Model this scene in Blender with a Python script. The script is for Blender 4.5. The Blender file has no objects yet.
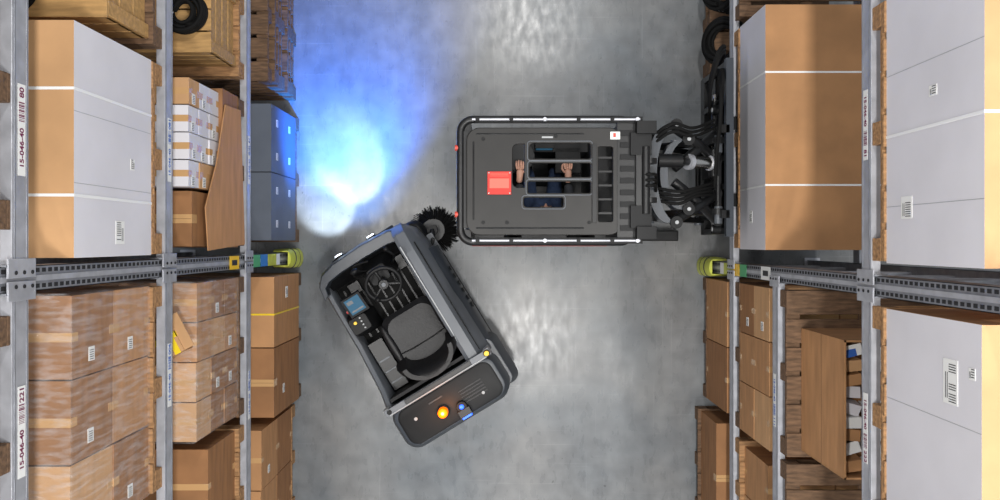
import bpy, bmesh, math, random
from mathutils import Vector, Matrix, Quaternion
random.seed(7)
C = bpy.context.scene.collection
HC = 8.16; F = 836.0
def ym(py, h): return (242-py)*(HC-h)/F

# ------------------------------------------------------------------ materials
def mat(name, col, rough=0.5, metal=0.0, var=0.0, scale=8.0, bump=0.0, stretch=(1,1,1), emis=None, es=0.0, alpha=1.0, col2=None, coat=0.0, spec=0.5, avar=None):
    m = bpy.data.materials.new(name); m.use_nodes = True
    nt = m.node_tree; b = nt.nodes['Principled BSDF']
    b.inputs['Base Color'].default_value = (*col, 1)
    b.inputs['Roughness'].default_value = rough
    b.inputs['Metallic'].default_value = metal
    b.inputs['Alpha'].default_value = alpha
    b.inputs['Coat Weight'].default_value = coat
    b.inputs['Specular IOR Level'].default_value = spec
    if emis:
        b.inputs['Emission Color'].default_value = (*emis, 1)
        b.inputs['Emission Strength'].default_value = es
    if var > 0 or bump > 0:
        tc = nt.nodes.new('ShaderNodeTexCoord'); mp = nt.nodes.new('ShaderNodeMapping')
        mp.inputs['Scale'].default_value = stretch
        n = nt.nodes.new('ShaderNodeTexNoise'); n.inputs['Scale'].default_value = scale; n.inputs['Detail'].default_value = 6
        nt.links.new(tc.outputs['Object'], mp.inputs[0]); nt.links.new(mp.outputs[0], n.inputs['Vector'])
        if var > 0:
            r = nt.nodes.new('ShaderNodeValToRGB')
            c2 = col2 if col2 else tuple(max(0, c*(1-var)) for c in col)
            c1 = tuple(min(1, c*(1+var*0.5)) for c in col)
            r.color_ramp.elements[0].position = .3; r.color_ramp.elements[1].position = .7
            r.color_ramp.elements[0].color = (*c2, 1); r.color_ramp.elements[1].color = (*c1, 1)
            nt.links.new(n.outputs['Fac'], r.inputs[0]); nt.links.new(r.outputs[0], b.inputs['Base Color'])
        if bump > 0:
            bp = nt.nodes.new('ShaderNodeBump'); bp.inputs['Strength'].default_value = bump; bp.inputs['Distance'].default_value = .02
            nt.links.new(n.outputs['Fac'], bp.inputs['Height']); nt.links.new(bp.outputs[0], b.inputs['Normal'])
        if avar:
            mr = nt.nodes.new('ShaderNodeMapRange'); mr.inputs[1].default_value=.42; mr.inputs[2].default_value=.68
            mr.inputs[3].default_value=avar[0]; mr.inputs[4].default_value=avar[1]
            nt.links.new(n.outputs['Fac'], mr.inputs[0]); nt.links.new(mr.outputs[0], b.inputs['Alpha'])
    return m

CARD = mat('cardboard', (.46,.235,.10), .75, var=.2, scale=3, stretch=(1,1,6))
CARD2 = mat('cardboard_pale', (.55,.315,.15), .75, var=.16, scale=3, stretch=(1,1,6))
CARD3 = mat('cardboard_dark', (.31,.145,.056), .75, var=.25, scale=3, stretch=(1,1,6))
WHITE = mat('white_liner', (.69,.675,.71), .6, var=.08, scale=2)
GREYB = mat('grey_carton', (.095,.11,.14), .7, var=.12, scale=4)
TAPE = mat('packing_tape', (.54,.32,.145), .25)
SEAM = mat('box_seam', (.13,.07,.03), .9)
STRAP = mat('white_strap', (.85,.85,.84), .35)
YEL = mat('yellow_tape', (.85,.62,.02), .4)
LABEL = mat('paper_label', (.80,.80,.78), .6)
INK = mat('black_ink', (.02,.02,.025), .6)
INKR = mat('maroon_ink', (.16,.01,.06), .6)
INKB = mat('blue_ink', (.03,.12,.45), .6)
WOOD = mat('pallet_wood', (.36,.195,.085), .8, var=.45, scale=6, stretch=(1.5,8,8), bump=.2)
WOOD2 = mat('weathered_wood', (.15,.085,.046), .85, var=.5, scale=6, stretch=(1.5,8,8), bump=.2)
STEEL = mat('galvanised_steel', (.50,.51,.55), .42, metal=.45, var=.2, scale=12)
STEELD = mat('upright_steel', (.28,.29,.32), .45, metal=.45, var=.25, scale=14)
HOLE = mat('slot_dark', (.01,.01,.012), .9)
FILM = mat('stretch_film', (.9,.9,.92), .08, bump=1.0, var=.01, scale=11, stretch=(1,3.5,.5), avar=(.05,.26))
BLACK = mat('black_plastic', (.0065,.0068,.0075), .5, var=.2, scale=20, spec=.25)
BLACK2 = mat('satin_black_metal', (.010,.0103,.011), .36, var=.3, scale=10, spec=.4)
ROOFM = mat('roof_charcoal', (.0175,.0165,.0155), .40, var=.25, scale=5, spec=.35)
RUB = mat('rubber', (.006,.006,.006), .8, spec=.2)
GREY = mat('body_grey', (.040,.047,.058), .36, var=.12, scale=4, spec=.5)
GREYM = mat('body_mid_grey', (.105,.115,.13), .38, var=.12, scale=4, spec=.5)
GREYL = mat('light_grey_paint', (.36,.37,.38), .4, var=.1, scale=8)
SEATM = mat('seat_vinyl', (.007,.007,.008), .45, bump=.12, scale=40, spec=.35)
CHROME = mat('polished_rod', (.75,.72,.68), .25, metal=1.0)
RED = mat('red_plate', (.56,.035,.025), .5, var=.15, scale=10, spec=.3)
REDP = mat('red_plate_panel', (.68,.14,.10), .5, spec=.3)
RSTR = mat('red_stripe', (.5,.05,.03), .4)
YPLAST = mat('yellow_plastic', (.56,.60,.08), .45, var=.2, scale=10)
YBTN = mat('yellow_button', (.9,.55,.01), .4)
RBTN = mat('red_button', (.7,.02,.02), .4)
GRN = mat('green_sticker', (.08,.38,.16), .5)
BLU = mat('blue_sticker', (.03,.2,.55), .5)
SCREEN = mat('display_screen', (.02,.06,.10), .5, emis=(.05,.20,.34), es=.3, spec=.2)
AMB = mat('amber_beacon', (1,.22,.005), .4, emis=(1,.13,.0), es=1.6, spec=.2)
AMBH = mat('amber_bulb', (1,.6,.1), .3, emis=(1,.50,.06), es=14)
BLUL = mat('blue_lamp', (.02,.1,1), .3, emis=(.02,.10,1), es=3)
HEADL = mat('headlamp_lens', (.9,.95,1), .2, emis=(.75,.88,1), es=12)
SKIN = mat('skin', (.62,.34,.24), .5, var=.1, scale=20)
JEAN = mat('denim', (.025,.045,.10), .85, var=.3, scale=40)
SHIRT = mat('dark_jacket', (.03,.032,.038), .85, var=.2, scale=30)
HAIR = mat('brown_hair', (.06,.03,.015), .7, bump=.5, scale=60)
EYE = mat('eye_white', (.8,.8,.8), .3)
PINE = mat('fresh_pine',(.46,.27,.10),.7,var=.3,scale=5,stretch=(1.5,8,8))

# ------------------------------------------------------------------ mesh builder
class MB:
    def __init__(s, name, mats):
        s.name = name; s.mats = mats; s.bm = bmesh.new()
    def _m(s, verts, m):
        if m not in s.mats: s.mats.append(m)
        i = s.mats.index(m)
        fs = set(f for v in verts for f in v.link_faces)
        for f in fs: f.material_index = i
        return fs
    def box(s, x0,x1,y0,y1,z0,z1, m, M=None):
        T = Matrix.Translation(((x0+x1)/2,(y0+y1)/2,(z0+z1)/2)) @ Matrix.Diagonal((abs(x1-x0),abs(y1-y0),abs(z1-z0),1))
        if M is not None: T = M @ T
        r = bmesh.ops.create_cube(s.bm, size=1, matrix=T)
        return s._m(r['verts'], m)
    def cyl(s, p0, p1, r, m, seg=20, r2=None):
        p0=Vector(p0); p1=Vector(p1); d=p1-p0
        T = Matrix.Translation((p0+p1)/2) @ d.to_track_quat('Z','Y').to_matrix().to_4x4()
        q = bmesh.ops.create_cone(s.bm, cap_ends=True, segments=seg, radius1=r, radius2=r if r2 is None else r2, depth=d.length, matrix=T)
        return s._m(q['verts'], m)
    def ell(s, c, sx, sy, sz, m, R=None, u=24, v=16):
        T = Matrix.Translation(c)
        if R is not None: T = T @ R
        T = T @ Matrix.Diagonal((sx,sy,sz,1))
        q = bmesh.ops.create_uvsphere(s.bm, u_segments=u, v_segments=v, radius=1, matrix=T)
        return s._m(q['verts'], m)
    def loft(s, rings, m, cap=True, close=False):
        R = [[s.bm.verts.new(p) for p in r] for r in rings]
        n = len(R[0]); vs = [v for r in R for v in r]
        pairs = list(zip(R, R[1:])) + ([(R[-1],R[0])] if close else [])
        for a,b in pairs:
            for i in range(n):
                s.bm.faces.new((a[i],a[(i+1)%n],b[(i+1)%n],b[i]))
        if cap and not close:
            s.bm.faces.new(list(reversed(R[0]))); s.bm.faces.new(R[-1])
        return s._m(vs, m)
    def prism(s, pts, z0, z1, m, M=None):
        f = (lambda p: M @ Vector(p)) if M is not None else (lambda p: Vector(p))
        return s.loft([[f((x,y,z0)) for x,y in pts],[f((x,y,z1)) for x,y in pts]], m)
    def tube(s, path, r, m, seg=10, close=False):
        P=[Vector(p) for p in path]; rings=[]; n=len(P); up=None
        for i,p in enumerate(P):
            if close: t=(P[(i+1)%n]-P[i-1])
            else: t=(P[min(i+1,n-1)]-P[max(i-1,0)])
            t.normalize()
            if up is None:
                up = Vector((0,0,1)) if abs(t.z)<.9 else Vector((1,0,0))
            a = (up - t*up.dot(t)); a.normalize(); up=a; b=t.cross(a)
            rings.append([p+(a*math.cos(2*math.pi*k/seg)+b*math.sin(2*math.pi*k/seg))*r for k in range(seg)])
        return s.loft(rings, m, close=close)
    def hose(s, ctrl, r, m, seg=8, n=8):
        P=[Vector(p) for p in ctrl]; P=[P[0]*2-P[1]]+P+[P[-1]*2-P[-2]]; out=[]
        for i in range(1,len(P)-2):
            for k in range(n):
                t=k/n; a,b,c,d=P[i-1],P[i],P[i+1],P[i+2]
                out.append(.5*((2*b)+(c-a)*t+(2*a-5*b+4*c-d)*t*t+(-a+3*b-3*c+d)*t**3))
        out.append(P[-2]); return s.tube(out,r,m,seg)
    def ring(s, c, R, r, m, nrm=(0,0,1), n=40, seg=10):
        q = Vector(nrm).to_track_quat('Z','Y'); c=Vector(c)
        return s.tube([c+q@Vector((R*math.cos(2*math.pi*i/n),R*math.sin(2*math.pi*i/n),0)) for i in range(n)], r, m, seg, close=True)
    def done(s, parent=None, bevel=0.0, loc=None, rot=None, seg=2):
        bmesh.ops.recalc_face_normals(s.bm, faces=s.bm.faces)
        me = bpy.data.meshes.new(s.name); s.bm.to_mesh(me); s.bm.free()
        for m in s.mats: me.materials.append(m)
        for p in me.polygons: p.use_smooth = True
        me.set_sharp_from_angle(angle=math.radians(38))
        ob = bpy.data.objects.new(s.name, me); C.objects.link(ob)
        if parent: ob.parent = parent
        if loc: ob.location = loc
        if rot: ob.rotation_euler = rot
        if bevel>0:
            b = ob.modifiers.new('bevel','BEVEL'); b.width=bevel; b.segments=seg; b.limit_method='ANGLE'; b.angle_limit=math.radians(40)
            b.harden_normals = False
        return ob
def empty(name, loc=(0,0,0), rot=(0,0,0)):
    e = bpy.data.objects.new(name, None); e.location=loc; e.rotation_euler=rot; C.objects.link(e); e.empty_display_size=.2; return e
def rr(x0,x1,y0,y1,r,n=6):
    pts=[]
    rs = r if isinstance(r,(list,tuple)) else [r]*4
    for (cx,cy,a0,q) in ((x1-rs[0],y1-rs[0],0,rs[0]),(x0+rs[1],y1-rs[1],90,rs[1]),(x0+rs[2],y0+rs[2],180,rs[2]),(x1-rs[3],y0+rs[3],270,rs[3])):
        for i in range(n+1):
            a=math.radians(a0+90*i/n); pts.append((cx+q*math.cos(a),cy+q*math.sin(a)))
    return pts

# ------------------------------------------------------------------ floor
fb = MB('floor', [])
FM = bpy.data.materials.new('polished_concrete'); FM.use_nodes=True
nt=FM.node_tree; b=nt.nodes['Principled BSDF']
tc=nt.nodes.new('ShaderNodeTexCoord')
def noise(sc,det=6,st=(1,1,1),rot=0,dist=0):
    mp=nt.nodes.new('ShaderNodeMapping'); mp.inputs['Scale'].default_value=st; mp.inputs['Rotation'].default_value=(0,0,rot)
    n=nt.nodes.new('ShaderNodeTexNoise'); n.inputs['Scale'].default_value=sc; n.inputs['Detail'].default_value=det; n.inputs['Distortion'].default_value=dist
    nt.links.new(tc.outputs['Object'],mp.inputs[0]); nt.links.new(mp.outputs[0],n.inputs['Vector']); return n
def ramp(src,p0,p1,c0,c1):
    r=nt.nodes.new('ShaderNodeValToRGB'); r.color_ramp.elements[0].position=p0; r.color_ramp.elements[1].position=p1
    r.color_ramp.elements[0].color=(*c0,1); r.color_ramp.elements[1].color=(*c1,1); nt.links.new(src,r.inputs[0]); return r
def mul(a,bb,fac=1.0,mode='MULTIPLY'):
    m=nt.nodes.new('ShaderNodeMix'); m.data_type='RGBA'; m.blend_type=mode; m.inputs[0].default_value=fac
    nt.links.new(a,m.inputs[6]); nt.links.new(bb,m.inputs[7]); return m.outputs[2]
r1=ramp(noise(.9,6,dist=.5).outputs['Fac'],.33,.68,(.145,.163,.178),(.225,.225,.222))
r2=ramp(noise(6,10).outputs['Fac'],.33,.67,(.80,.80,.81),(1.08,1.08,1.08))
r3=ramp(noise(1.5,12,st=(4,.8,1),rot=.05).outputs['Fac'],.3,.46,(.88,.88,.88),(1,1,1))
r4=ramp(noise(22,2).outputs['Fac'],.22,.27,(.45,.45,.45),(1,1,1))
r5=ramp(noise(3,12,st=(.3,14,1),rot=.5).outputs['Fac'],.64,.68,(1,1,1),(1.2,1.2,1.2))
r6=ramp(noise(3,12,st=(16,.25,1),rot=-.2).outputs['Fac'],.64,.68,(1,1,1),(1.2,1.2,1.2))
c=mul(r1.outputs[0],r2.outputs[0]); c=mul(c,r3.outputs[0]); c=mul(c,r4.outputs[0]); c=mul(c,r5.outputs[0]); c=mul(c,r6.outputs[0])
nt.links.new(c,b.inputs['Base Color'])
rg=ramp(noise(9,8,st=(1.6,.7,1)).outputs['Fac'],.3,.7,(.24,.24,.24),(.36,.36,.36)); nt.links.new(rg.outputs[0],b.inputs['Roughness'])
bp=nt.nodes.new('ShaderNodeBump'); bp.inputs['Strength'].default_value=.06; bp.inputs['Distance'].default_value=.004
nt.links.new(noise(22,8).outputs['Fac'],bp.inputs['Height']); nt.links.new(bp.outputs[0],b.inputs['Normal'])
b.inputs['Specular IOR Level'].default_value=.5
fb.box(-6,6,-6,6,-.1,0,FM); fb.done()

# ------------------------------------------------------------------ racks
def text(body, size, M, m, parent, name='label_text'):
    cu=bpy.data.curves.new(name,'FONT'); cu.body=body; cu.size=size; cu.extrude=.0004; cu.align_x='CENTER'; cu.align_y='CENTER'
    cu.offset=.0008
    cu.materials.append(m); o=bpy.data.objects.new(name,cu); C.objects.link(o); o.parent=parent; o.matrix_local=M
    return o
def face_mat(s, x, y, z):
    if s<0: R=Matrix(((0,0,1),(1,0,0),(0,1,0)))
    else:   R=Matrix(((0,0,-1),(-1,0,0),(0,1,0)))
    return Matrix.Translation((x,y,z)) @ R.to_4x4()

def rack(s, ypost, bays, labels):
    root=empty('pallet_rack')
    ys=[ypost+2.81,ypost,ypost-2.81]
    up=MB('uprights',[])
    for y in ys:
        for xf in (2.0,3.0):
            x0,x1=s*xf,s*(xf+.09)
            w=.055
            up.box(x0,x0+s*.004,y-w,y+w,.0,6.3,STEELD)
            up.box(x0,x1,y-w,y-w+.004,.0,6.3,STEELD)
            up.box(x0,x1,y+w-.004,y+w,.0,6.3,STEELD)
            up.box(x1-s*.004,x1,y-w,y-w+.025,.0,6.3,STEELD)
            up.box(x1-s*.004,x1,y+w-.025,y+w,.0,6.3,STEELD)
            if xf==2.0: up.box(x0-s*.006,x0,y-.012,y+.012,.02,6.3,STEEL)
            if xf==2.0:
                z=.08
                while z<6.2:
                    for dy in (-.034,.034):
                        up.box(x0-s*.0015,x0,y+dy-.009,y+dy+.009,z,z+.03,HOLE)
                    z+=.05
            up.box(s*(xf-.03),s*(xf+.12),y-.08,y+.08,0,.008,STEEL)
        z=.3; k=0
        while z<5.9:
            up.box(s*2.08,s*3.01,y-.015,y+.015,z,z+.03,STEEL) if k%4==0 else None
            a=(s*2.07,y,z); bb=(s*3.02,y,z+.55)
            if k%2: a=(s*2.07,y,z+.55); bb=(s*3.02,y,z)
            up.cyl(a,bb,.016,STEEL,8)
            z+=.58; k+=1
    up.done(root)
    bm_=MB('beams',[])
    for (ya,yb,levels) in ((ypost+.057,ypost+2.753,bays[0]),(ypost-2.753,ypost-.057,bays[1])):
        for h in levels:
            for xf in (1.985,3.055):
                bm_.box(s*xf,s*(xf+.05),ya,yb,h-.12,h,STEEL)
                if xf<2.5:
                    bm_.box(s*(xf-.003),s*xf,ya,yb,h-.022,h-.012,STEELD)
                    bm_.box(s*(xf-.003),s*xf,ya,yb,h-.108,h-.100,STEELD)
            for ye,sg in ((ya,1),(yb,-1)):
                bm_.box(s*1.98,s*2.05,ye-.004*sg,ye+.006*sg,h-.17,h+.05,STEELD)
                bm_.box(s*1.976,s*1.985,ye-.05*sg,ye+.03*sg,h-.16,h+.04,STEEL)
                for q in range(3):
                    bm_.cyl((s*1.976,ye-.028*sg,h-.13+q*.06),(s*1.970,ye-.028*sg,h-.13+q*.06),.009,HOLE,8)
    bm_.done(root,bevel=.003,seg=1)
    for (y,h,t,n,mm) in labels:
        lp=MB('beam_label',[])
        x=s*1.982
        lp.box(x,x-s*.0012,y-.19,y+.19,h-.09,h-.035,LABEL)
        sg = 1 if s<0 else -1
        for i in range(12):
            w=random.choice((.002,.004,.006)); yy=y+sg*(.035+i*.0068)
            lp.box(x-s*.0012,x-s*.0022,yy,yy+w*.8,h-.082,h-.042,mm)
        lp.done(root)
        text(t,.040,face_mat(s,x-s*.0022,y-sg*.075,h-.063),mm,root)
        text(n,.044,face_mat(s,x-s*.0022,y+sg*.155,h-.063),mm,root)
    return root

L=[1.62,3.21,4.76]; yl=-.155; yr=-.235
rl=rack(-1,yl,(L,L),[
 (ym(130,4.7),4.76,'15-046-40','80',INKR),(ym(432,4.7),4.76,'15-046-40','221',INKR),
 (ym(150,3.15),3.21,'15-046-40','081',INKB),(ym(375,3.15),3.21,'15-046-40','006',INKB),
 (ym(160,1.56),1.62,'15-046-40','61',INKB),(ym(395,1.56),1.62,'15-046-40','204',INKB)])
rrk=rack(1,yr,([1.05,3.69,5.5],[1.05,2.19,3.69,5.5]),[
 (ym(125,3.63),3.69,'15-046-40','81',INKR),(ym(428,3.63),3.69,'15-046-40','222',INKR),
 (ym(400,2.13),2.19,'15-046-40','111',INKB)])
for root,s,y in ((rl,-1,yl),(rrk,1,yr)):
    st=MB('upright_stickers',[])
    x=s*1.9925
    st.box(x,x-s*.002,y-.05,y+.05,1.78,2.0,YBTN if s<0 else LABEL)
    st.box(x-s*.002,x-s*.003,y-.02,y+.02,1.83,1.95,INK)
    st.box(x,x-s*.002,y-.05,y+.05,1.22,1.40,GRN)
    st.box(x,x-s*.002,y-.05,y+.05,1.00,1.20,BLU if s<0 else YBTN)
    st.box(x,x-s*.002,y-.05,y+.05,.72,.98,YPLAST)
    st.box(x,x-s*.002,y-.05,y+.05,.60,.72,LABEL)
    st.done(root)
    cp=MB('column_protector',[])
    def ringp(z,g):
        outer=[(2.10,-.085-g),(1.98,-.085-g)]+[(1.975-(.05+g)*math.sin(a),-(.085+g)*math.cos(a)) for a in [math.radians(t) for t in range(15,180,15)]]+[(1.98,.085+g),(2.10,.085+g)]
        inner=[(2.10,.062),(1.965,.062),(1.965,-.062),(2.10,-.062)]
        return [(s*px_,y+py_,z) for px_,py_ in outer+inner]
    cp.loft([ringp(0.009,.008),ringp(.04,.008),ringp(.36,0),ringp(.42,-.012)],YPLAST)
    for z in (.12,.28):
        cp.tube([(s*(1.975-.054*math.sin(math.radians(t))),y-.089*math.cos(math.radians(t)),z) for t in range(0,181,15)],.006,INK,6)
    cp.done()

# ------------------------------------------------------------------ loads
def pallet(s,xf,y0,y1,z0,d=1.12,m=WOOD,name='wooden_pallet'):
    p=MB(name,[]); X=lambda t: s*(xf+t)
    w=(y1-y0); n=max(5,int(w/.17))
    for i in range(3):
        t=(d-.1)*i/2
        p.box(X(t),X(t+.1),y0,y1,z0+.1,z0+.122,m)
        for k in range(3):
            yy=y0+(w-.12)*k/2
            p.box(X(t),X(t+.1),yy,yy+.12,z0+.022,z0+.1,m)
    for k in range(3):
        yy=y0+(w-.12)*k/2
        p.box(X(0),X(d),yy,yy+.12,z0,z0+.022,m)
    for i in range(n):
        bw=w/n-.028; yy=y0+(w-bw)*i/(n-1)
        p.box(X(-random.random()*.006),X(d),yy,yy+bw,z0+.122,z0+.144,m)
    return p.done(bevel=.003,seg=1)
def carton(name,s,xf,y0,y1,z0,z1,d=1.08,body=CARD,front=None,top=None,straps=(),labels=(),tape=True,strapm=STRAP,folds=(),seams=()):
    p=MB(name,[body]); X=lambda t: s*(xf+t)
    fs=p.box(X(0),X(d),y0,y1,z0,z1,body)
    for f in fs:
        f.normal_update(); nrm=f.normal
        if front and abs(nrm.x)>.9 and (f.calc_center_median().x-X(d/2))*s<0:
            if front not in p.mats: p.mats.append(front)
            f.material_index=p.mats.index(front)
        if top and nrm.z>.9:
            if top not in p.mats: p.mats.append(top)
            f.material_index=p.mats.index(top)
    e=.0015
    yc=(y0+y1)/2
    if tape:
        p.box(X(-e),X(d+e),yc-.03,yc+.03,z1,z1+e,TAPE)
        p.box(X(-e),X(0),yc-.03,yc+.03,z1-.09,z1+e,TAPE)
        p.box(X(.005),X(d-.005),yc-.0012,yc+.0012,z1+e,z1+e+.0005,SEAM)
    for y in straps:
        w=.007
        p.box(X(-.003),X(d+.003),y-w,y+w,z1,z1+.003,strapm)
        p.box(X(-.003),X(0),y-w,y+w,z0,z1,strapm)
        p.box(X(d),X(d+.003),y-w,y+w,z0,z1,strapm)
    for y in folds:
        p.box(X(-.0008),X(0),y-.0015,y+.0015,z0,z1,GREYL)
    for z in seams:
        p.box(X(-.001),X(0),y0,y1,z-.002,z+.002,SEAM)
    for (y,z,w,h) in labels:
        p.box(X(-.002),X(0),y-w/2,y+w/2,z-h/2,z+h/2,LABEL)
        n=int(w/.012)
        for i in range(n):
            if random.random()<.75: p.box(X(-.003),X(-.002),y-w/2+.01+i*.011,y-w/2+.014+i*.011,z-h*.1,z+h*.38,INK)
        for k in range(2): p.box(X(-.003),X(-.002),y-w*.38,y+w*.2,z-h*(.22+.12*k),z-h*(.18+.12*k),INK)
    return p.done(bevel=.006,seg=2)
def stack(name,s,xf,y0,y1,z0,z1,ny,nz,nx=2,d=1.05,ms=(CARD,),film=False,jit=.006,lab=.3,skip=(),seed=1,tapem=TAPE,labs=1.0):
    rnd=random.Random(seed); p=MB(name,[])
    cw=(y1-y0)/ny; ch=(z1-z0)/nz; cd=d/nx
    for k in range(nz):
        for j in range(ny):
            for i in range(nx):
                if (i,j,k) in skip: continue
                g=.004; jx=rnd.uniform(-jit,jit)
                x0=xf+i*cd+g+max(jx,-.003); x1=xf+(i+1)*cd-g
                a,b_=y0+j*cw+g,y0+(j+1)*cw-g; c0,c1=z0+k*ch,z0+(k+1)*ch-.003
                m=rnd.choice(ms)
                p.box(s*x0,s*x1,a,b_,c0,c1,m)
                yc=(a+b_)/2; tw=.022
                p.box(s*(x0-.0012),s*x1,yc-tw,yc+tw,c1,c1+.0012,tapem)
                if i==0:
                    p.box(s*(x0-.0012),s*x0,yc-tw,yc+tw,c1-.06,c1+.0012,tapem)
                    p.box(s*(x0-.0012),s*x0,yc-tw,yc+tw,c0,c0+.05,tapem)
                    if rnd.random()<lab:
                        for ly in ((a+(b_-a)*.25,) if labs==1.0 else (a+(b_-a)*.25,a+(b_-a)*.75)):
                            lz=c0+ch*.55
                            p.box(s*(x0-.002),s*x0,ly-.035*labs,ly+.035*labs,lz-.03,lz+.03,LABEL)
                            for q in range(5): p.box(s*(x0-.003),s*(x0-.002),ly-.028+q*.011,ly-.024+q*.011,lz-.02,lz+.02,INK)
    ob=p.done(bevel=.005,seg=1)
    if film:
        f=MB('stretch_film_wrap',[]); g=.008
        ring=lambda z,gg:[(s*(xx),yy,z) for xx,yy in rr(xf-gg,xf+d+gg,y0-gg,y1+gg,.03,3)]
        f.loft([ring(z0+.0,g),ring(z0+(z1-z0)*.33,g*.6),ring(z0+(z1-z0)*.66,g),ring(z1+.004,g*.8),ring(z1+.006,-.10),ring(z1+.006,-.25)],FILM,cap=False)
        f.done(ob)
    return ob
# ---- left rack, level 2
pallet(-1,2.0,-.07,1.04,3.21)
carton('cardboard_box',-1,2.005,-.075,1.045,3.354,4.226,body=CARD,front=WHITE,top=CARD2,straps=(ym(88,4.226),ym(195,4.226)),folds=(.28,.62),tape=False,
       labels=((.42,3.60,.06,.05),(.05,3.75,.12,.10)))
pallet(-1,2.0,1.14,2.2,3.21,m=WOOD2)
pallet(-1,2.0,-1.45,-.26,3.21)
stack('carton_stack',-1,2.02,-1.46,-.25,3.354,4.22,3,2,ms=(CARD,CARD2,CARD3),film=True,seed=3,lab=.4)
pallet(-1,2.0,-2.6,-1.55,3.21)
carton('cardboard_box',-1,2.02,-2.58,-1.56,3.354,4.0)
for a,b_ in ((.05,1.2),(1.3,2.4),(-1.45,-.3),(-2.6,-1.55)): pallet(-1,1.99,a,b_,4.76,m=WOOD2)
carton('cardboard_box',-1,2.02,.06,1.18,4.904,5.5,body=CARD)
carton('cardboard_box',-1,2.02,-1.44,-.32,4.904,5.5,body=CARD3)
def crate(name,s,xf,y0,y1,z0,z1,d=1.0,m=WOOD):
    p=MB(name,[]); X=lambda t:s*(xf+t); n=max(2,int((z1-z0)/.13)); hh=(z1-z0)/n
    for i in range(n):
        a,b_=z0+i*hh+.004,z0+(i+1)*hh-.012
        p.box(X(.02),X(.04),y0+.02,y1-.02,a,b_,m); p.box(X(d-.04),X(d-.02),y0+.02,y1-.02,a,b_,m)
        p.box(X(.02),X(d-.02),y0+.02,y0+.04,a,b_,m); p.box(X(.02),X(d-.02),y1-.04,y1-.02,a,b_,m)
    for yy in (y0+.02,(y0+y1)/2-.04,y1-.1): p.box(X(0),X(.02),yy,yy+.08,z0,z1,m)
    p.box(X(.04),X(d-.04),y0+.04,y1-.04,z0,z0+.02,m)
    nn=7; w=(y1-y0)/nn
    for i in range(nn): p.box(X(0),X(d),y0+i*w+.006,y0+(i+1)*w-.006,z1,z1+.018,m)
    return p.done(bevel=.003,seg=1)
def coil(name,c,R,n=6,r=.014,nrm=(0,0,1),m=RUB,spread=.03):
    p=MB(name,[]); q=Vector(nrm).to_track_quat('Z','Y'); c=Vector(c); pts=[]
    N=36
    for i in range(n*N):
        a=2*math.pi*i/N; k=i/N
        rad=R-(k%3)*spread; 
        pts.append(c+q@Vector((rad*math.cos(a)*(1+.05*math.sin(k*2)),rad*math.sin(a),r+ (k//1)*r*.9 + .008*math.sin(a*1.3))))
    p.tube(pts,r,m,8)
    for t in (0,2.1,4.2):
        cc=c+q@Vector(((R-spread)*math.cos(t),(R-spread)*math.sin(t),n*r*.55)); p.ell(cc,.05,.03,.045,STRAP if t==0 else m,u=10,v=8)
    return p.done()
crate('wooden_crate',-1,2.02,1.15,2.2,3.354,3.85,m=PINE)
coil('coiled_hose',(-2.50,1.30,3.868),.13)
coil('coiled_hose',(-2.82,1.34,3.868),.14)
carton('cardboard_box',-1,2.1,1.50,2.1,3.868,4.1,d=.6,body=CARD2)
# ---- left level 1
pallet(-1,2.0,-.03,1.10,1.62,m=WOOD2)
carton('cardboard_box',-1,2.005,-.04,1.11,1.764,2.12,body=CARD3,tape=False,seams=(1.9,))
stack('white_carton_stack',-1,2.03,.36,1.08,2.125,2.70,4,3,nx=3,d=.9,ms=(WHITE,WHITE,CARD2),lab=.9,seed=5)
carton('cardboard_box',-1,2.05,-.03,.34,2.125,2.60,d=.9,body=CARD3)
sh=MB('cardboard_sheet',[])
Ms=Matrix.Translation((-1.972,.40,1.765))@Matrix.Rotation(math.radians(-3),4,'Y')@Matrix.Rotation(math.radians(5),4,'X')
sh.prism([(-.42,0),(.60,0),(.62,.30),(.20,.50),(-.10,.72),(-.40,.70)],0,.008,CARD,M=Ms@Matrix(((0,0,1,0),(1,0,0,0),(0,1,0,0),(0,0,0,1))))
sh.done()
pallet(-1,2.0,1.27,2.4,1.62)
crate('wooden_crate',-1,2.02,1.32,2.4,1.764,2.30,m=PINE)
coil('coiled_hose',(-2.19,1.60,2.318),.15,n=7)
carton('cardboard_box',-1,2.36,1.40,1.80,2.318,2.6,d=.5,body=CARD2)
carton('cardboard_box',-1,2.1,1.86,2.4,2.318,2.6,d=.7,body=CARD)
pallet(-1,2.0,-1.34,-.27,1.62,m=WOOD2)
stack('carton_stack',-1,2.01,-1.33,-.27,1.764,2.62,4,3,ms=(CARD,CARD2,CARD3),film=True,seed=11)
sb=MB('small_open_box',[])
M=Matrix.Translation((-2.22,-.66,2.632))@Matrix.Rotation(math.radians(28),4,'Z')
for a in ((-.15,-.142,-.12,.12),(.142,.15,-.12,.12)): sb.box(a[0],a[1],a[2],a[3],0,.15,CARD2,M=M)
for a in ((-.15,.15,-.12,-.112),(-.15,.15,.112,.12)): sb.box(*a,0,.15,CARD2,M=M)
sb.box(-.15,.15,-.12,.12,0,.01,CARD3,M=M)
sb.box(-.155,.0,-.12,.12,.15,.156,CARD2,M=M); sb.box(.03,.153,-.12,.12,.15,.156,CARD2,M=M)
sb.box(-.157,.156,-.018,.018,.156,.159,YEL,M=M); sb.box(-.10,-.07,-.122,.122,.156,.1595,YEL,M=M); sb.box(.150,.156,-.018,.018,.02,.159,YEL,M=M)
sb.box(.09,.13,-.122,.122,.156,.1595,YEL,M=M)
sb.box(.15,.22,-.12,.12,.14,.146,CARD2,M=M)
sb.done()
pallet(-1,2.0,-2.5,-1.43,1.62)
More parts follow.
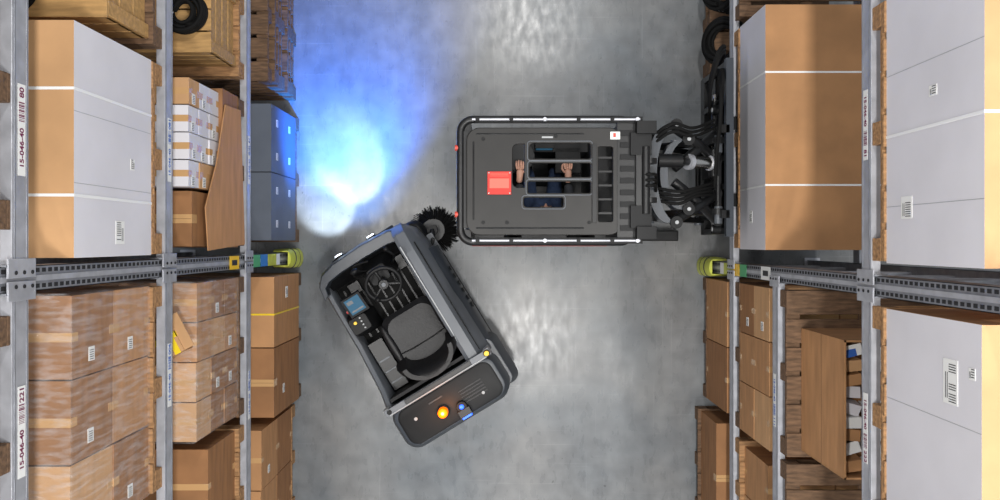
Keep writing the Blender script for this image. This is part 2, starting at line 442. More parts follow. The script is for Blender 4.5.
stack('carton_stack',-1,2.02,-2.5,-1.44,1.764,2.35,2,1,ms=(CARD,CARD3),seed=21)
# ---- left floor level
pallet(-1,1.96,.0,1.2,0,m=WOOD2)
stack('grey_carton_stack',-1,1.96,.01,1.19,.144,1.0,2,2,ms=(GREYB,),seed=4,lab=1,tapem=GREYB,labs=.9)
for i in range(7): pallet(-1,1.99-.012*(i%3),1.38+.02*(i%2),2.55,.144*i,m=WOOD2)
pallet(-1,1.94,-1.5,-.30,0,m=WOOD2)
carton('cardboard_box',-1,1.93,-.90,-.30,.144,1.02,body=CARD,straps=(-.62,),strapm=YEL,tape=False,labels=((-.45,.6,.1,.08),),seams=(.58,))
carton('cardboard_box',-1,1.93,-1.50,-.91,.144,1.02,body=CARD3,tape=True,labels=((-1.3,.7,.08,.06),))
pallet(-1,2.0,-2.6,-1.58,0)
stack('carton_stack',-1,2.0,-2.6,-1.58,.144,1.15,2,2,ms=(CARD,CARD3),seed=9,lab=.2)

# ---- right rack
pallet(1,1.99,-.05,1.78,1.05)
carton('cardboard_box',1,2.0,-.06,1.79,1.194,1.86,body=CARD,front=WHITE,top=CARD,straps=(ym(72,1.86),ym(185,1.86)),tape=False,
       labels=((.2,1.5,.1,.07),))
pallet(1,2.0,1.88,2.5,1.05,m=WOOD2,)
pallet(1,1.99,-.10,1.25,3.69)
carton('cardboard_box',1,2.0,-.11,1.28,3.834,4.71,body=CARD,front=WHITE,top=CARD2,straps=(.54,),tape=False,folds=(.18,.85),labels=((.17,4.05,.11,.11),(.7,4.3,.05,.07)))
pallet(1,1.99,-1.5,-.34,3.69)
carton('cardboard_box',1,2.0,-1.5,-.345,3.834,4.69,body=CARD,front=WHITE,top=CARD2,tape=False,folds=(-.8,),labels=((-.62,4.45,.20,.12),(-.56,4.62,.05,.05)))
pallet(1,1.99,-2.6,-1.55,3.69)
pallet(1,2.0,1.34,2.5,3.69)
carton('cardboard_box',1,2.02,1.36,2.4,3.834,4.5)
pallet(1,2.0,-1.50,-.34,2.19,m=WOOD2); pallet(1,2.0,-2.6,-1.55,2.19,m=WOOD2)
ob=MB('open_cardboard_box',[])
X0,X1,Y0,Y1,Z0,Z1=2.10,2.95,-1.45,-.60,2.334,3.06
ob.box(X0,X1,Y0,Y1,Z0,Z0+.01,CARD)
ob.box(X0,X0+.012,Y0,Y1,Z0,Z1,CARD); ob.box(X1-.012,X1,Y0,Y1,Z0,Z1,CARD)
ob.box(X0,X1,Y0,Y0+.012,Z0,Z1,CARD); ob.box(X0,X1,Y1-.012,Y1,Z0,Z1,CARD)
ob.box(X0-.001,X0,Y0,Y1,Z0+.36,Z0+.364,SEAM)
ob.box(X0+.02,X1-.02,Y0+.02,Y1-.02,Z1-.20,Z1-.19,CARD3)
rnd=random.Random(5)
for i in range(9):
    for j in range(5):
        cx=X0+.08+j*.15; cy=Y0+.07+i*.088
        M=Matrix.Translation((cx,cy,Z1-.13+rnd.uniform(-.02,.04)))@Matrix.Rotation(rnd.uniform(-.3,.3),4,'Z')@Matrix.Rotation(rnd.uniform(-.2,.2),4,'X')
        ob.box(-.06,.06,-.035,.035,-.05,.05,rnd.choice((LABEL,LABEL,LABEL,CARD2,WHITE,CARD)),M=M)
        if rnd.random()<.3: ob.box(-.06,.02,-.036,.01,.05,.052,rnd.choice((YEL,INKB)),M=M)
ob.done()
pallet(1,2.0,-1.56,-.34,1.05,m=WOOD2)
stack('carton_stack',1,2.0,-1.56,-.34,1.194,1.95,3,2,ms=(CARD,CARD2,CARD3),seed=31,lab=.5)
pallet(1,2.0,-2.5,-1.66,1.05)
stack('carton_stack',1,2.03,-2.5,-1.70,1.194,1.8,2,1,ms=(CARD2,CARD),seed=33)
pallet(1,1.98,-1.5,-.345,0,m=WOOD2)
stack('carton_stack',1,1.98,-1.5,-.345,.144,.86,2,1,ms=(CARD3,CARD),seed=41)
pallet(1,1.9,-2.6,-1.6,0,m=WOOD2)
carton('cardboard_box',1,1.93,-2.6,-1.62,.144,.7,body=CARD3)
for i in range(4): pallet(1,1.98,.12,1.5,.144*i,m=WOOD2)
pallet(1,1.98,1.6,2.6,0,m=WOOD2); pallet(1,1.98,1.6,2.6,.144,m=WOOD2)
coil('coiled_hose',(2.12,1.85,.38),.22,n=8,nrm=(-.75,0,.66),r=.018)
coil('coiled_hose',(2.12,2.35,.38),.22,n=8,nrm=(-.75,0,.66),r=.018)

# ------------------------------------------------------------------ ride-on sweeper
TH=math.radians(31.5)
sw=empty('ride_on_floor_sweeper',(-.785,-.785,0),(0,0,TH)); sw.scale=(1.12,1.08,1.06)
def rings(spec,n=6):
    return [[(x,y,z) for x,y in rr(x0,x1,y0,y1,r,n)] for (x0,x1,y0,y1,z,r) in spec]
p=MB('chassis',[])
p.loft(rings([(-.43,.46,-.78,.74,.10,.08),(-.45,.49,-.81,.78,.14,.09),(-.45,.49,-.82,.80,.34,.09),(-.43,.46,-.80,.78,.38,.08)]),BLACK)
p.box(-.455,.50,-.70,.60,.055,.14,RUB)
p.done(sw,bevel=.006)
p=MB('cockpit_floor',[]); p.box(-.41,.28,-.38,.70,.38,.40,RUB)
for i in range(9): p.box(-.36+i*.07,-.34+i*.07,.12,.58,.40,.406,BLACK2)
p.box(-.30,-.20,.50,.60,.41,.44,BLACK2); p.box(.12,.22,.48,.60,.41,.45,BLACK2)
p.done(sw,bevel=.003)
p=MB('right_side_housing',[])
def shou(y,zt,zs,ins=0,wb=.47):
    return [(.27,y,.38),(.27,y,zt),(.30,y,zt+.02),(.37,y,zt+.01),(.45-ins,y,zs),(wb-ins,y,zs-.25),(wb-ins,y,.36)]
p.loft([shou(.80,.70,.60,.10),shou(.72,.84,.74,.03),shou(.55,.90,.80),shou(.1,.94,.82),shou(-.40,.96,.84,0,.50),shou(-.46,.96,.84,0,.51)],GREYM)
p.box(.29,.298,-.42,.62,.955,.968,GREYL)
p.tube([(.40,.60,.88),(.40,.20,.91),(.40,-.40,.925)],.006,BLACK2,6)
p.done(sw,bevel=.012)
p=MB('right_side_panel',[])
p.loft([[(.44,y,.80-o),(.50,y,.70-o),(.515,y,.42),(.47,y,.42)] for y,o in ((.5,.04),(.1,.0),(-.38,-.0))],GREY)
p.loft(rings([(.30,.54,-.80,-.36,.34,.08),(.30,.55,-.81,-.34,.60,.08),(.30,.50,-.79,-.36,.74,.07)]),GREY)
for i in range(6): p.box(.512,.519,-.10+i*.07,-.06+i*.07,.48,.66,BLACK)
p.done(sw,bevel=.01)
p=MB('left_side_wall',[])
p.loft([[(-.455,y,.36),(-.455,y,zt-.03),(-.44,y,zt),(-.41,y,zt),(-.40,y,zt-.02),(-.40,y,.36)] for y,zt in ((.74,.60),(.45,.64),(.1,.66),(-.30,.80),(-.46,.95))],GREYM)
p.box(-.462,-.455,-.55,.60,.50,.53,GREYL)
p.done(sw,bevel=.006)
p=MB('front_cowl',[])
pts_o=[(.43,.60),(.42,.72),(.36,.79),(.24,.825),(.0,.84),(-.26,.825),(-.38,.79),(-.44,.72),(-.455,.60)]
pts_i=[(-.41,.60),(-.40,.66),(-.35,.69),(-.24,.705),(.0,.71),(.20,.705),(.26,.69),(.28,.66),(.28,.60)]
poly=pts_o+pts_i
def sc(pts,dz,g): return [(x,y+ (g if i<9 else 0),dz) for i,(x,y) in enumerate(pts)]
p.loft([sc(poly,.30,-.02),sc(poly,.45,.0),sc(poly,.68,-.01),sc(poly,.74,-.03)],GREY)
p.loft([[(x,.62,z) for x,z in ((-.40,.40),(.28,.40),(.28,.52),(-.40,.52))],[(x,.76,z) for x,z in ((-.40,.40),(.28,.40),(.28,.70),(-.40,.70))]],BLACK)
for bx in (-.20,.10):
    p.cyl((bx,.80,.60),(bx,.845,.60),.04,BLACK2); p.cyl((bx,.84,.60),(bx,.852,.60),.032,HEADL)
p.box(-.30,.28,.815,.845,.40,.44,BLACK)
p.done(sw,bevel=.008)
p=MB('steering_console',[])
p.loft(rings([(-.12,.16,.50,.70,.40,.04),(-.09,.13,.50,.68,.62,.04),(-.06,.10,.46,.60,.80,.03)]),BLACK)
n=Vector((0,-.35,1)).normalized(); c=Vector((.03,.44,.90))
p.ring(c,.135,.016,BLACK,nrm=n,n=48); q=n.to_track_quat('Z','Y')
for a in (90,210,330):
    v=q@Vector((math.cos(math.radians(a))*.135,math.sin(math.radians(a))*.135,0)); p.cyl(c-n*.01,c+v,.013,BLACK2,8)
p.cyl(c-n*.04,c+n*.015,.04,BLACK2); p.cyl(c+n*.015,c+n*.02,.018,GREYM)
p.cyl(c-n*.16,c-n*.03,.022,BLACK)
p.ell(c+q@Vector((-.10,-.08,.03)),.022,.022,.025,BLACK)
p.hose([(-.10,.58,.70),(-.14,.62,.85),(-.09,.68,.93),(.02,.66,.90)],.008,RUB,8)
p.hose([(.14,.56,.62),(.20,.60,.78),(.18,.66,.85)],.010,BLACK2,8); p.ell((.18,.67,.86),.02,.02,.02,BLACK)
p.cyl((-.03,.60,.78),(-.10,.64,.98),.008,BLACK2,8); p.ell((-.10,.64,.98),.035,.022,.03,BLACK)
p.done(sw,bevel=.004)
p=MB('control_display',[])
M=Matrix.Translation((-.25,.42,.84))@Matrix.Rotation(math.radians(18),4,'X')
p.box(-.08,.08,-.085,.085,-.03,.01,BLACK,M=M); p.box(-.062,.062,-.066,.070,.01,.013,SCREEN,M=M); p.box(-.05,.0,.02,.05,.013,.0135,GREYM,M=M); p.box(-.05,.05,-.05,-.035,.013,.0135,GREYM,M=M)
p.cyl((-.25,.44,.44),(-.25,.43,.82),.025,BLACK2)
p.loft(rings([(-.40,-.20,.16,.36,.40,.03),(-.40,-.22,.18,.35,.70,.03),(-.39,-.24,.20,.33,.74,.02)]),BLACK)
p.cyl((-.34,.29,.74),(-.34,.29,.76),.013,YBTN); 
for i in range(4): p.cyl((-.29,.22+.03*i,.74),(-.29,.22+.03*i,.752),.007,GREYL,10)
p.cyl((-.36,.40,.62),(-.36,.40,.645),.016,RBTN)
p.done(sw,bevel=.005)
p=MB('seat_base',[]); p.loft(rings([(-.24,.26,-.36,.14,.40,.03),(-.22,.24,-.34,.12,.62,.03)]),BLACK); p.box(-.38,-.25,-.36,.08,.40,.60,BLACK2)
p.box(-.39,.27,-.40,-.37,.38,.93,BLACK)
for i in range(3): p.box(-.37,-.27,-.30+i*.1,-.285+i*.1,.60,.605,GREYM)
p.done(sw,bevel=.01)
p=MB('seat',[])
p.loft(rings([(-.17,.25,-.28,.17,.62,.08),(-.20,.28,-.30,.20,.66,.10),(-.20,.28,-.30,.20,.71,.10),(-.16,.24,-.27,.16,.745,.10),(-.11,.19,-.22,.10,.735,.08)],8),SEATM)
for sx in (-.185,.265): p.ell((sx,-.04,.735),.035,.20,.035,SEATM)
def brs(z,dy,w,t):
    pts=[]
    for i in range(13):
        a=math.pi*i/12; pts.append((.04+w*math.cos(a),-.17-dy-.17*math.sin(a)))
    for i in range(13):
        a=math.pi*(12-i)/12; pts.append((.04+(w-t)*math.cos(a),-.17-dy-(.17-t)*math.sin(a)))
    return [(x,y,z) for x,y in pts]
p.loft([brs(.70,-.02,.25,.07),brs(.82,.0,.265,.085),brs(.95,.03,.26,.085),brs(1.02,.05,.235,.06),brs(1.04,.055,.215,.035)],SEATM)
p.tube([(-.16,-.12,.745),(-.05,-.13,.742),(.13,-.13,.742),(.24,-.12,.745)],.006,BLACK2,6)
p.done(sw,bevel=.0)
p=MB('rear_hood',[])
p.loft(rings([(-.46,.47,-.83,-.44,.34,.12),(-.47,.48,-.84,-.44,.70,.13),(-.455,.465,-.83,-.44,.92,.12),(-.43,.44,-.80,-.445,.98,.11),(-.40,.41,-.77,-.45,.99,.10)],8),GREY)
p.loft(rings([(-.405,.415,-.79,-.485,.982,.08),(-.405,.415,-.79,-.485,1.0,.08),(-.39,.40,-.775,-.50,1.006,.07)],8),BLACK)
p.box(-.14,-.02,-.56,-.545,1.005,1.012,BLACK2)
for i in range(5): p.box(.10,.30,-.60-.025*i,-.59-.025*i,1.006,1.010,BLACK2)
p.cyl((-.28,-.60,1.004),(-.28,-.60,1.012),.014,GREYL); p.cyl((.26,-.70,1.004),(.26,-.70,1.012),.012,GREYL)
p.box(-.30,.30,-.852,-.835,.45,.62,BLACK)
p.done(sw,bevel=.006)
p=MB('rear_crossbar',[])
p.box(-.46,.46,-.475,-.42,.985,1.03,GREYM); p.box(-.465,-.42,-.475,-.415,.80,1.02,GREYL); p.box(.42,.465,-.475,-.415,.80,1.02,GREYL)
p.box(-.43,.43,-.475,-.465,1.03,1.036,GREYL)
p.box(-.28,.30,-.462,-.425,1.03,1.045,BLACK2)
p.cyl((.44,-.445,1.03),(.44,-.445,1.05),.026,BLACK); p.cyl((.44,-.445,1.05),(.44,-.445,1.07),.02,YBTN)
p.cyl((-.42,-.445,1.03),(-.42,-.445,1.045),.018,BLACK)
p.done(sw,bevel=.006)
p=MB('beacon',[])
bx=-.07
p.cyl((bx,-.66,1.0),(bx,-.66,1.03),.05,BLACK); p.cyl((bx,-.66,1.03),(bx,-.66,1.10),.038,AMB); p.ell((bx,-.66,1.10),.038,.038,.02,AMB); p.ell((bx,-.66,1.115),.013,.013,.010,AMBH)
p.cyl((.07,-.70,1.0),(.07,-.70,1.06),.042,BLACK); p.box(.02,.12,-.78,-.72,1.02,1.07,BLACK2); p.box(.03,.11,-.795,-.775,1.02,1.065,BLUL); p.ell((.07,-.70,1.06),.018,.018,.012,BLUL)
p.done(sw,bevel=.003)
p=MB('wheels',[])
for sx in (-.40,.40):
    p.cyl((sx-.05,-.52,.15),(sx+.05,-.52,.15),.15,RUB,28); p.cyl((sx-.053,-.52,.15),(sx+.053,-.52,.15),.07,GREYL)
p.cyl((-.05,.62,.14),(.05,.62,.14),.14,RUB,28)
p.done(sw,bevel=.01)
p=MB('side_broom',[]); bc=Vector((.53,.635,0))
p.cyl(bc+Vector((0,0,.16)),bc+Vector((0,0,.20)),.10,BLACK2,24); p.cyl(bc+Vector((0,0,.20)),bc+Vector((0,0,.30)),.045,BLACK)
rnd=random.Random(3)
for i in range(700):
    a=rnd.uniform(0,2*math.pi); r0=rnd.uniform(.05,.10); r1=r0+rnd.uniform(.08,.14); 
    p.cyl(bc+Vector((math.cos(a)*r0,math.sin(a)*r0,.17)),bc+Vector((math.cos(a+.25)*r1,math.sin(a+.25)*r1,.004)),.0028,RUB,4)
p.tube([(.44,.48,.34),(.50,.56,.36),(.53,.635,.29)],.022,BLACK2)
p.box(.40,.52,.42,.62,.34,.37,GREY)
p.done(sw)

# ------------------------------------------------------------------ reach truck
rt=empty('reach_truck')
cu=bpy.data.curves.new('roof_panel','CURVE'); cu.dimensions='2D'; cu.fill_mode='BOTH'; cu.extrude=.010; cu.bevel_depth=.006; cu.bevel_resolution=2
def addpoly(pts):
    sp=cu.splines.new('POLY'); sp.points.add(len(pts)-1); sp.use_cyclic_u=True
    for q,(x,y) in zip(sp.points,pts): q.co=(x,y,0,1)
addpoly(rr(-.235,.88,.055,.815,[.10,.09,.09,.10],8))
addpoly(rr(.085,.180,.385,.71,[.01,.045,.045,.01]))
addpoly(rr(.205,.655,.592,.715,[.02,.04,.02,.02]))
addpoly(rr(.205,.655,.460,.572,.018))
addpoly(rr(.195,.655,.345,.440,.018))
addpoly(rr(.165,.46,.245,.325,[.02,.02,.03,.02]))
addpoly(rr(.70,.815,.14,.69,.02))
cu.materials.append(ROOFM)
ro=bpy.data.objects.new('roof_panel',cu); ro.location=(0,0,2.15); ro.parent=rt; C.objects.link(ro)
p=MB('overhead_guard',[])
p.tube([(x,y,2.12) for x,y in rr(-.285,.96,-.0,.885,.09,8)],.028,BLACK2,12,close=True)
for y in (.01,.875):
    p.box(-.18,1.02,y-.022,y+.022,2.155,2.185,BLACK)
    p.cyl((-.20,y,2.197),(1.0,y,2.197),.009,STEEL,10)
    for x in (-.16,.08,.32,.56,.80,.98): p.cyl((x,y,2.185),(x,y,2.212),.015,STEEL if x in(.32,.98) else BLACK,10)
for x,y in ((-.24,.06),(-.24,.83),(.90,.05),(.90,.84)):
    p.box(x-.03,x+.03,y-.03,y+.03,.9,2.12,BLACK2)
p.box(-.27,-.17,.10,.80,2.10,2.135,BLACK2)
p.box(.84,.98,-.01,.90,2.09,2.17,BLACK2)
for i in range(9): p.box(.86,.965,.08+i*.085,.12+i*.085,2.17,2.178,BLACK)
for yy in (.10,.62): p.box(.93,1.08,yy,yy+.16,2.10,2.21,BLACK)
p.box(.66,.69,.14,.70,2.165,2.185,BLACK2)
for i in range(5): p.box(.70,.815,.20+i*.1,.215+i*.1,2.12,2.14,BLACK2)
for y in (.10,.775): p.tube([(-.17,y,2.163),(.60,y,2.163)],.007,BLACK2,6)
p.tube([(-.19,.16,2.163),(-.19,.72,2.163)],.007,BLACK2,6)
for (a,b_,c_,d_) in ((.205,.655,.592,.715),(.205,.655,.460,.572),(.195,.655,.345,.440),(.165,.46,.245,.325)):
    p.tube([(x,y,2.168) for x,y in rr(a-.008,b_+.008,c_-.008,d_+.008,.022,4)],.004,GREYM,6,close=True)
for x,y in ((-.12,.14),(.40,.76),(.64,.14),(-.12,.74),(.05,.14)): p.cyl((x,y,2.165),(x,y,2.176),.012,BLACK)
p.box(.30,.38,.745,.757,2.166,2.169,GREYL); p.box(.79,.86,.735,.79,2.166,2.175,LABEL); p.box(.81,.83,.75,.78,2.175,2.177,RSTR)
for y in (.20,.68): p.cyl((-.30,y,2.12),(-.325,y,2.12),.022,RSTR,12)
p.done(rt,bevel=.006)
p=MB('warning_plate',[])
p.box(-.09,.08,.34,.505,2.17,2.178,RED); p.box(-.075,.065,.385,.455,2.178,2.180,REDP)
for i in range(3): p.box(-.07,.06,.47+i*.01,.474+i*.01,2.178,2.180,REDP)
for x,y in ((-.08,.35),(.07,.35),(-.08,.495),(.07,.495)): p.cyl((x,y,2.178),(x,y,2.183),.006,CHROME,8)
p.done(rt,bevel=.002)
p=MB('chassis',[])
p.loft(rings([(-.27,.93,-.0,.88,.06,.08),(-.29,.95,-.02,.90,.12,.09),(-.29,.95,-.02,.90,.34,.09)]),BLACK2)
p.loft(rings([(-.29,.04,-.03,.91,.34,.08),(-.29,.05,-.03,.91,1.05,.08),(-.26,.04,.0,.88,1.14,.07)]),BLACK2)
p.loft(rings([(.76,.95,-.03,.91,.34,.04),(.76,.95,-.03,.91,1.20,.04),(.78,.94,.0,.88,1.26,.04)]),BLACK2)
p.box(.04,.77,-.03,.02,.34,1.05,BLACK); p.box(.04,.77,.78,.91,.34,.90,BLACK)
p.box(-.24,.92,-.036,-.03,.88,.97,RSTR); p.box(-.2,.0,-.036,-.03,.50,.80,GREYL)
p.done(rt,bevel=.01)
p=MB('cab_fittings',[])
p.loft(rings([(.14,.60,.05,.50,.50,.05),(.13,.61,.04,.52,.58,.07),(.15,.59,.06,.50,.64,.07)]),SEATM)
p.loft(rings([(.16,.58,.03,.10,.62,.02),(.15,.59,.02,.09,.9,.02),(.18,.56,.02,.08,1.12,.02)]),SEATM)
p.cyl((.17,.66,.90),(.17,.66,.985),.012,BLACK); p.ell((.17,.66,1.0),.026,.026,.026,BLACK); p.cyl((.17,.74,.90),(.17,.74,.93),.13,BLACK2,28)
p.cyl((.58,.66,.88),(.58,.66,.985),.012,BLACK); p.ell((.58,.66,1.0),.024,.024,.03,BLACK)
p.box(.48,.70,.60,.82,.80,.90,BLACK); p.box(.08,.26,.60,.82,.80,.90,BLACK); p.box(.30,.46,.80,.88,.90,1.02,BLACK); p.box(.31,.45,.795,.80,.92,1.01,SCREEN)
p.done(rt,bevel=.006)
p=MB('wheels',[])
for x,y in ((-.05,.10),(-.05,.78),(.80,.10),(.80,.78)): p.cyl((x,y-.06,.12),(x,y+.06,.12),.12,RUB,24)
for y in (.06,.82):
    p.box(.90,1.70,y-.05,y+.05,.06,.20,BLACK2)
    p.cyl((1.60,y-.045,.085),(1.60,y+.045,.085),.085,RUB,20)
p.done(rt,bevel=.01)
p=MB('mast',[])
for y in (.06,.82):
    p.box(.98,1.10,y-.04,y-.02,.1,2.20,BLACK2); p.box(.98,1.10,y+.02,y+.04,.1,2.20,BLACK2); p.box(1.03,1.05,y-.04,y+.04,.1,2.20,BLACK)
    p.cyl((1.02,y*.75+.11,.2),(1.02,y*.75+.11,2.05),.035,BLACK2); p.cyl((1.02,y*.75+.11,2.0),(1.02,y*.75+.11,2.18),.022,CHROME)
for z in (.4,1.2,2.12): p.box(.97,1.04,.03,.85,z,z+.08,BLACK2)
p.box(.97,1.11,.02,.11,2.16,2.24,BLACK); p.box(.97,1.11,.77,.86,2.16,2.24,BLACK)
p.cyl((1.04,.2,2.20),(1.04,.68,2.20),.03,BLACK2)
for y in (.30,.58): p.cyl((1.07,y-.02,2.16),(1.07,y+.02,2.16),.055,BLACK2,20)
for y in (.40,.44,.48): p.hose([(1.03,y,1.3),(1.03,y,2.1),(1.06,y,2.24),(1.12,y,2.15),(1.16,y-.05,1.9),(1.2,y-.05,1.55)],.012,RUB,8)
p.done(rt,bevel=.006)
p=MB('reach_mechanism',[])
def plate(a,b_,w,y,t,m):
    a=Vector(a); b_=Vector(b_); d=(b_-a).normalized(); nn=Vector((-d.z,0,d.x))
    ring0=[]; 
    for cc,s0 in ((b_,-90),(a,90)):
        for i in range(9):
            ang=math.radians(s0+180*i/8); ring0.append(cc+d*w*math.cos(ang)+nn*w*math.sin(ang))
    p.loft([[(v.x,y-t/2,v.z) for v in ring0],[(v.x,y+t/2,v.z) for v in ring0]],m)
for y in (.18,.72):
    plate((1.13,0,1.85),(1.66,0,1.15),.055,y,.045,BLACK2)
    plate((1.13,0,1.15),(1.66,0,1.80),.055,y+.05,.045,BLACK2)
    p.cyl((1.395,y-.03,1.49),(1.395,y+.09,1.49),.035,STEELD,16)
    for x,z in ((1.13,1.85),(1.13,1.15),(1.66,1.15),(1.66,1.80)): p.cyl((x,y-.04,z),(x,y+.09,z),.03,GREYM,14)
for x,z in ((1.13,1.85),(1.13,1.15),(1.66,1.80),(1.66,1.15)): p.cyl((x,.16,z),(x,.80,z),.022,BLACK2)
for R,xx,wd,z in ((.36,1.27,.055,2.04),(.26,1.37,.04,1.99)):
    rg=[]
    for t in range(-100,101,8):
        a=math.radians(t); dx=math.cos(a); x=xx-.16*dx; y=.50+R*math.sin(a)
        rg.append([(x-wd*.7,y,z-.16),(x+wd*.7,y,z-.16),(x+wd*.7,y,z),(x-wd*.7,y,z)])
    p.loft(rg,GREY)
    for sg in (-1,1): p.cyl((xx+.02,.50+sg*R*.99,z-.02),(xx+.02,.50+sg*R*.99,z+.02),.045,BLACK,18); p.cyl((xx+.02,.50+sg*R*.99,z+.02),(xx+.02,.50+sg*R*.99,z+.03),.014,GREYL,12)
for sg in (-1,1):
    a=Vector((1.30,.50+sg*.34,1.96)); b_=Vector((1.67,.50+sg*.13,1.70)); c_=Vector((1.30,.50+sg*.05,1.90)); d_=Vector((1.67,.50+sg*.34,1.72))
    for u,v in ((a,b_),(c_,d_)):
        m_=(u+v)/2+Vector((0,0,.06))
        p.hose([u,m_,v],.036,BLACK2,10); p.cyl(v-Vector((0,0,.03)),v+Vector((0,0,.04)),.04,BLACK2,14); p.cyl(v+Vector((0,0,.04)),v+Vector((0,0,.048)),.014,GREYL,10)
p.cyl((1.16,.60,2.00),(1.34,.60,1.98),.050,BLACK2,20)
p.cyl((1.42,.60,1.90),(1.60,.60,1.80),.048,CHROME,28); p.cyl((1.40,.60,1.912),(1.43,.60,1.895),.060,STEEL,20); p.cyl((1.585,.60,1.81),(1.61,.60,1.795),.058,STEEL,20)
p.cyl((1.34,.60,1.98),(1.42,.60,1.90),.03,BLACK2,16)
p.cyl((1.63,.50,1.80),(1.63,.70,1.80),.036,BLACK2,18)
for k in range(4): p.hose([(1.12,.32+.03*k,1.95),(1.3,.28+.03*k,2.05),(1.45,.34+.02*k,1.98),(1.62,.36+.03*k,1.78)],.012,RUB,8)
for k in range(3): p.hose([(1.10,.70+.03*k,2.0),(1.25,.80+.03*k,2.08),(1.42,.78+.03*k,2.0),(1.62,.86+.03*k,1.82)],.012,RUB,8)
p.done(rt,bevel=.0)
p=MB('fork_carriage',[])
for z in (1.14,1.50): p.box(1.70,1.76,.06,1.36,z-.06,z+.06,BLACK2)
for y in (.06,.40,.62,.84,1.06,1.32): p.box(1.70,1.745,y-.0,y+.045,1.1,1.88,BLACK2)
p.box(1.76,1.768,.08,1.34,1.1,1.70,BLACK)
p.box(1.695,1.75,.04,1.38,1.84,1.90,GREY)
for y in (.08,.72): p.box(1.66,1.72,y+.1,y+.16,1.05,1.9,BLACK2)
for y in (.30,.95):
    p.box(1.768,1.80,y,y+.11,1.075,1.56,BLACK2)
    p.loft([[(x,y,z),(x,y+.11,z),(x,y+.11,z+t),(x,y,z+t)] for x,z,t in ((1.77,1.078,.02),(2.1,1.078,.018),(2.85,1.078,.010))],BLACK2)
p.cyl((1.68,.20,1.62),(1.68,1.10,1.62),.028,BLACK2); p.cyl((1.68,.85,1.62),(1.68,1.15,1.62),.016,CHROME)
for k in range(5):
    p.hose([(1.64,.42+.05*k,1.78),(1.62,.7+.04*k,1.92+.02*k),(1.64,1.0+.03*k,1.96),(1.68,1.28,1.86-.03*k),(1.70,1.33,1.6)],.014,RUB,8)
for k in range(3):
    p.hose([(1.66,.98+.04*k,1.55),(1.60,1.15+.04*k,1.80),(1.63,1.36+.03*k,1.92),(1.72,1.44+.02*k,1.75),(1.73,1.30,1.3)],.013,RUB,8)
for y in (.10,.34,.70,1.02,1.30):
    p.cyl((1.64,y,1.70),(1.70,y,1.70),.04,BLACK,16); p.cyl((1.635,y,1.70),(1.64,y,1.70),.018,GREYL,10)
p.box(1.63,1.70,.50,.75,1.42,1.60,BLACK); 
p.done(rt,bevel=.0)

# ------------------------------------------------------------------ driver
dr=empty('seated_driver')
def skin(name,nodes,edges,m,root=0,sub=2,parent=dr,roots=None):
    me=bpy.data.meshes.new(name); me.from_pydata([n[0] for n in nodes],edges,[]); me.materials.append(m)
    o=bpy.data.objects.new(name,me); C.objects.link(o); o.parent=parent
    md=o.modifiers.new('skin','SKIN'); md.use_smooth_shade=True
    for i,n in enumerate(nodes):
        r=n[1]; me.skin_vertices[0].data[i].radius=(r,r) if not isinstance(r,tuple) else r
    for r in (roots or [root]): me.skin_vertices[0].data[r].use_root=True
    sb=o.modifiers.new('sub','SUBSURF'); sb.levels=sub; sb.render_levels=sub
    return o
cx=.37
nodes=[((cx,.20,.74),(.16,.12)),((cx,.17,.92),(.145,.11)),((cx,.165,1.10),(.17,.115)),((cx,.17,1.20),(.12,.08)),((cx,.18,1.28),.05),
 ((cx-.17,.17,1.17),.065),((cx-.22,.32,1.00),.05),((cx-.20,.50,1.04),.036),
 ((cx+.17,.17,1.17),.065),((cx+.23,.32,1.00),.05),((cx+.21,.50,1.04),.036)]
skin('jacket',nodes,[(0,1),(1,2),(2,3),(3,4),(2,5),(5,6),(6,7),(2,8),(8,9),(9,10)],SHIRT)
nodes=[((cx,.20,.74),(.15,.11)),((cx-.10,.26,.72),.088),((cx-.12,.60,.73),.062),((cx-.12,.64,.50),.05),((cx-.12,.66,.42),.042),
 ((cx+.10,.26,.72),.088),((cx+.12,.60,.73),.062),((cx+.12,.64,.50),.05),((cx+.12,.66,.42),.042)]
skin('trousers',nodes,[(0,1),(1,2),(2,3),(3,4),(0,5),(5,6),(6,7),(7,8)],JEAN)
p=MB('shoes',[])
for sx in (-.12,.12): p.ell((cx+sx,.70,.385),.045,.08,.042,RUB)
p.done(dr)
p=MB('head',[])
hc=Vector((cx,.20,1.41))
p.ell(hc,.075,.092,.105,SKIN); p.ell(hc+Vector((0,.03,-.055)),.052,.06,.05,SKIN); p.cyl(hc+Vector((0,-.02,-.17)),hc+Vector((0,-.01,-.05)),.05,SKIN)
p.ell(hc+Vector((0,.095,-.01)),.012,.018,.022,SKIN,u=12,v=8)
for sx in (-1,1):
    p.ell(hc+Vector((sx*.03,.082,.012)),.012,.01,.009,EYE,u=12,v=8); p.ell(hc+Vector((sx*.03,.090,.012)),.005,.004,.005,INK,u=8,v=6)
    p.ell(hc+Vector((sx*.076,-.005,0)),.01,.02,.03,SKIN,u=12,v=8)
    p.box(hc.x+sx*.03-.015,hc.x+sx*.03+.015,hc.y+.083,hc.y+.092,hc.z+.028,hc.z+.033,HAIR)
p.ell(hc+Vector((0,.086,-.05)),.022,.008,.006,RBTN,u=12,v=8)
p.ell(hc+Vector((0,-.018,.03)),.082,.092,.092,HAIR)
p.done(dr)
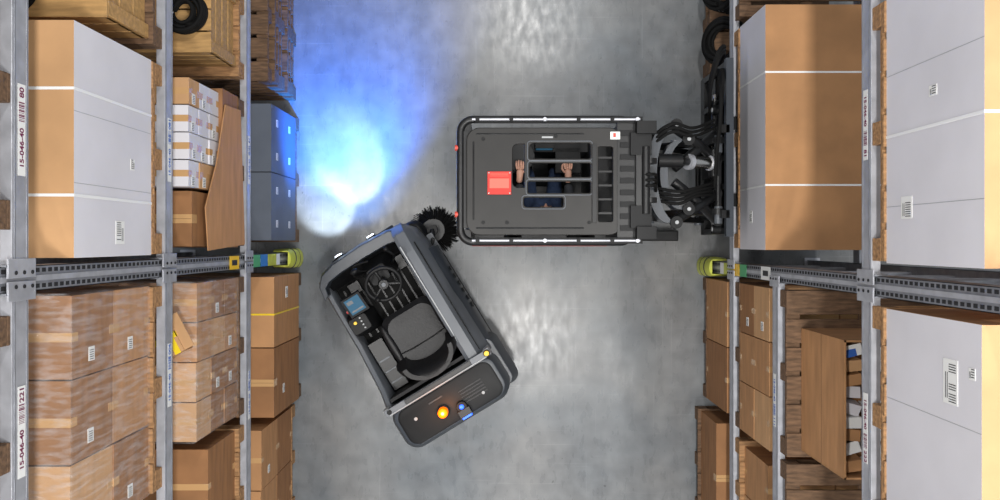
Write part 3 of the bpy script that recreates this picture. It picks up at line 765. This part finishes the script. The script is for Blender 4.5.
def hand(name,x,side):
    w=Vector((x+(cx+side*.21-x)*.8,.50,1.04))
    N=[(w,.028),((x,.575,1.045),(.030,.022)),((x,.625,1.045),(.036,.018))]
    E=[(0,1),(1,2)]; roots=[0]
    for i,(off,l) in enumerate(((-.030,.030),(-.011,.036),(.010,.034),(.029,.027))):
        b0=len(N); o=side*-off
        N+=[((x+o*.8,.615,1.048),.0095),((x+o,.648,1.050),.0098),((x+o,.648+l,1.040),.0088),((x+o*.95,.655+l*1.2,1.012),.008),((x+o*.9,.640+l*.8,.992),.0072)]
        E+=[(b0+k,b0+k+1) for k in range(4)]; roots.append(b0)
    b0=len(N)
    N+=[((x-side*.025,.590,1.040),.012),((x-side*.050,.620,1.032),.0105),((x-side*.048,.652,1.018),.0095),((x-side*.032,.672,1.008),.008)]
    E+=[(b0+k,b0+k+1) for k in range(3)]; roots.append(b0)
    skin(name,N,E,SKIN,roots=roots)
hand('left_hand',.17,-1); hand('right_hand',.58,1)

# ------------------------------------------------------------------ lights
def area(name,loc,sx,sy,e,col=(1,1,1)):
    l=bpy.data.lights.new(name,'AREA'); l.shape='RECTANGLE'; l.size=sx; l.size_y=sy; l.energy=e; l.color=col
    o=bpy.data.objects.new(name,l); o.location=loc; C.objects.link(o); return o
for (x,y) in ((.62,4.9),(.62,-2.1),(.62,-7.5)):
    area('ceiling_light',(x,y,10.2),.4,1.0,290,(1,.98,.95))
for x in (-2.6,3.2):
    area('ceiling_light',(x,-1,10.4),.5,5,380,(1,.98,.95))
w=bpy.data.worlds.new('warehouse_ambient'); w.use_nodes=True; w.node_tree.nodes['Background'].inputs[0].default_value=(.84,.91,1,1); w.node_tree.nodes['Background'].inputs[1].default_value=.36
bpy.context.scene.world=w
def spot(name,loc,tgt,e,col,ang,blend=.8,size=.03):
    l=bpy.data.lights.new(name,'SPOT'); l.energy=e; l.color=col; l.spot_size=math.radians(ang); l.spot_blend=blend; l.shadow_soft_size=size
    o=bpy.data.objects.new(name,l); o.location=loc; d=Vector(tgt)-Vector(loc); o.rotation_euler=d.to_track_quat('-Z','Y').to_euler(); C.objects.link(o); o.parent=sw; return o
spot('headlight_beam',(-.20,.90,.60),(-.16,1.32,0),95,(.74,.87,1),44,.5)
spot('headlight_beam',(.10,.90,.60),(.20,1.50,0),125,(.74,.87,1),44,.5)
spot('blue_safety_beam',(.0,.92,.80),(.50,2.2,0),1150,(.0,.17,1),80,1.0)
spot('blue_safety_beam',(.0,.92,.80),(.22,1.7,0),180,(.04,.30,1),84,1.0)  # added wide low-power blue spot, spreads the safety beam's tint along the aisle
spot('beacon_glow',(-.07,-.66,1.25),(-.07,-.6,1.0),4,(1,.30,.02),150)

# ------------------------------------------------------------------ camera
cam=bpy.data.cameras.new('camera'); cam.sensor_width=36; cam.lens=36*F/1000; cam.shift_y=-8/1000
co=bpy.data.objects.new('camera',cam); co.location=(0,0,HC); C.objects.link(co)
bpy.context.scene.camera=co
bpy.context.scene.view_settings.view_transform='Standard'
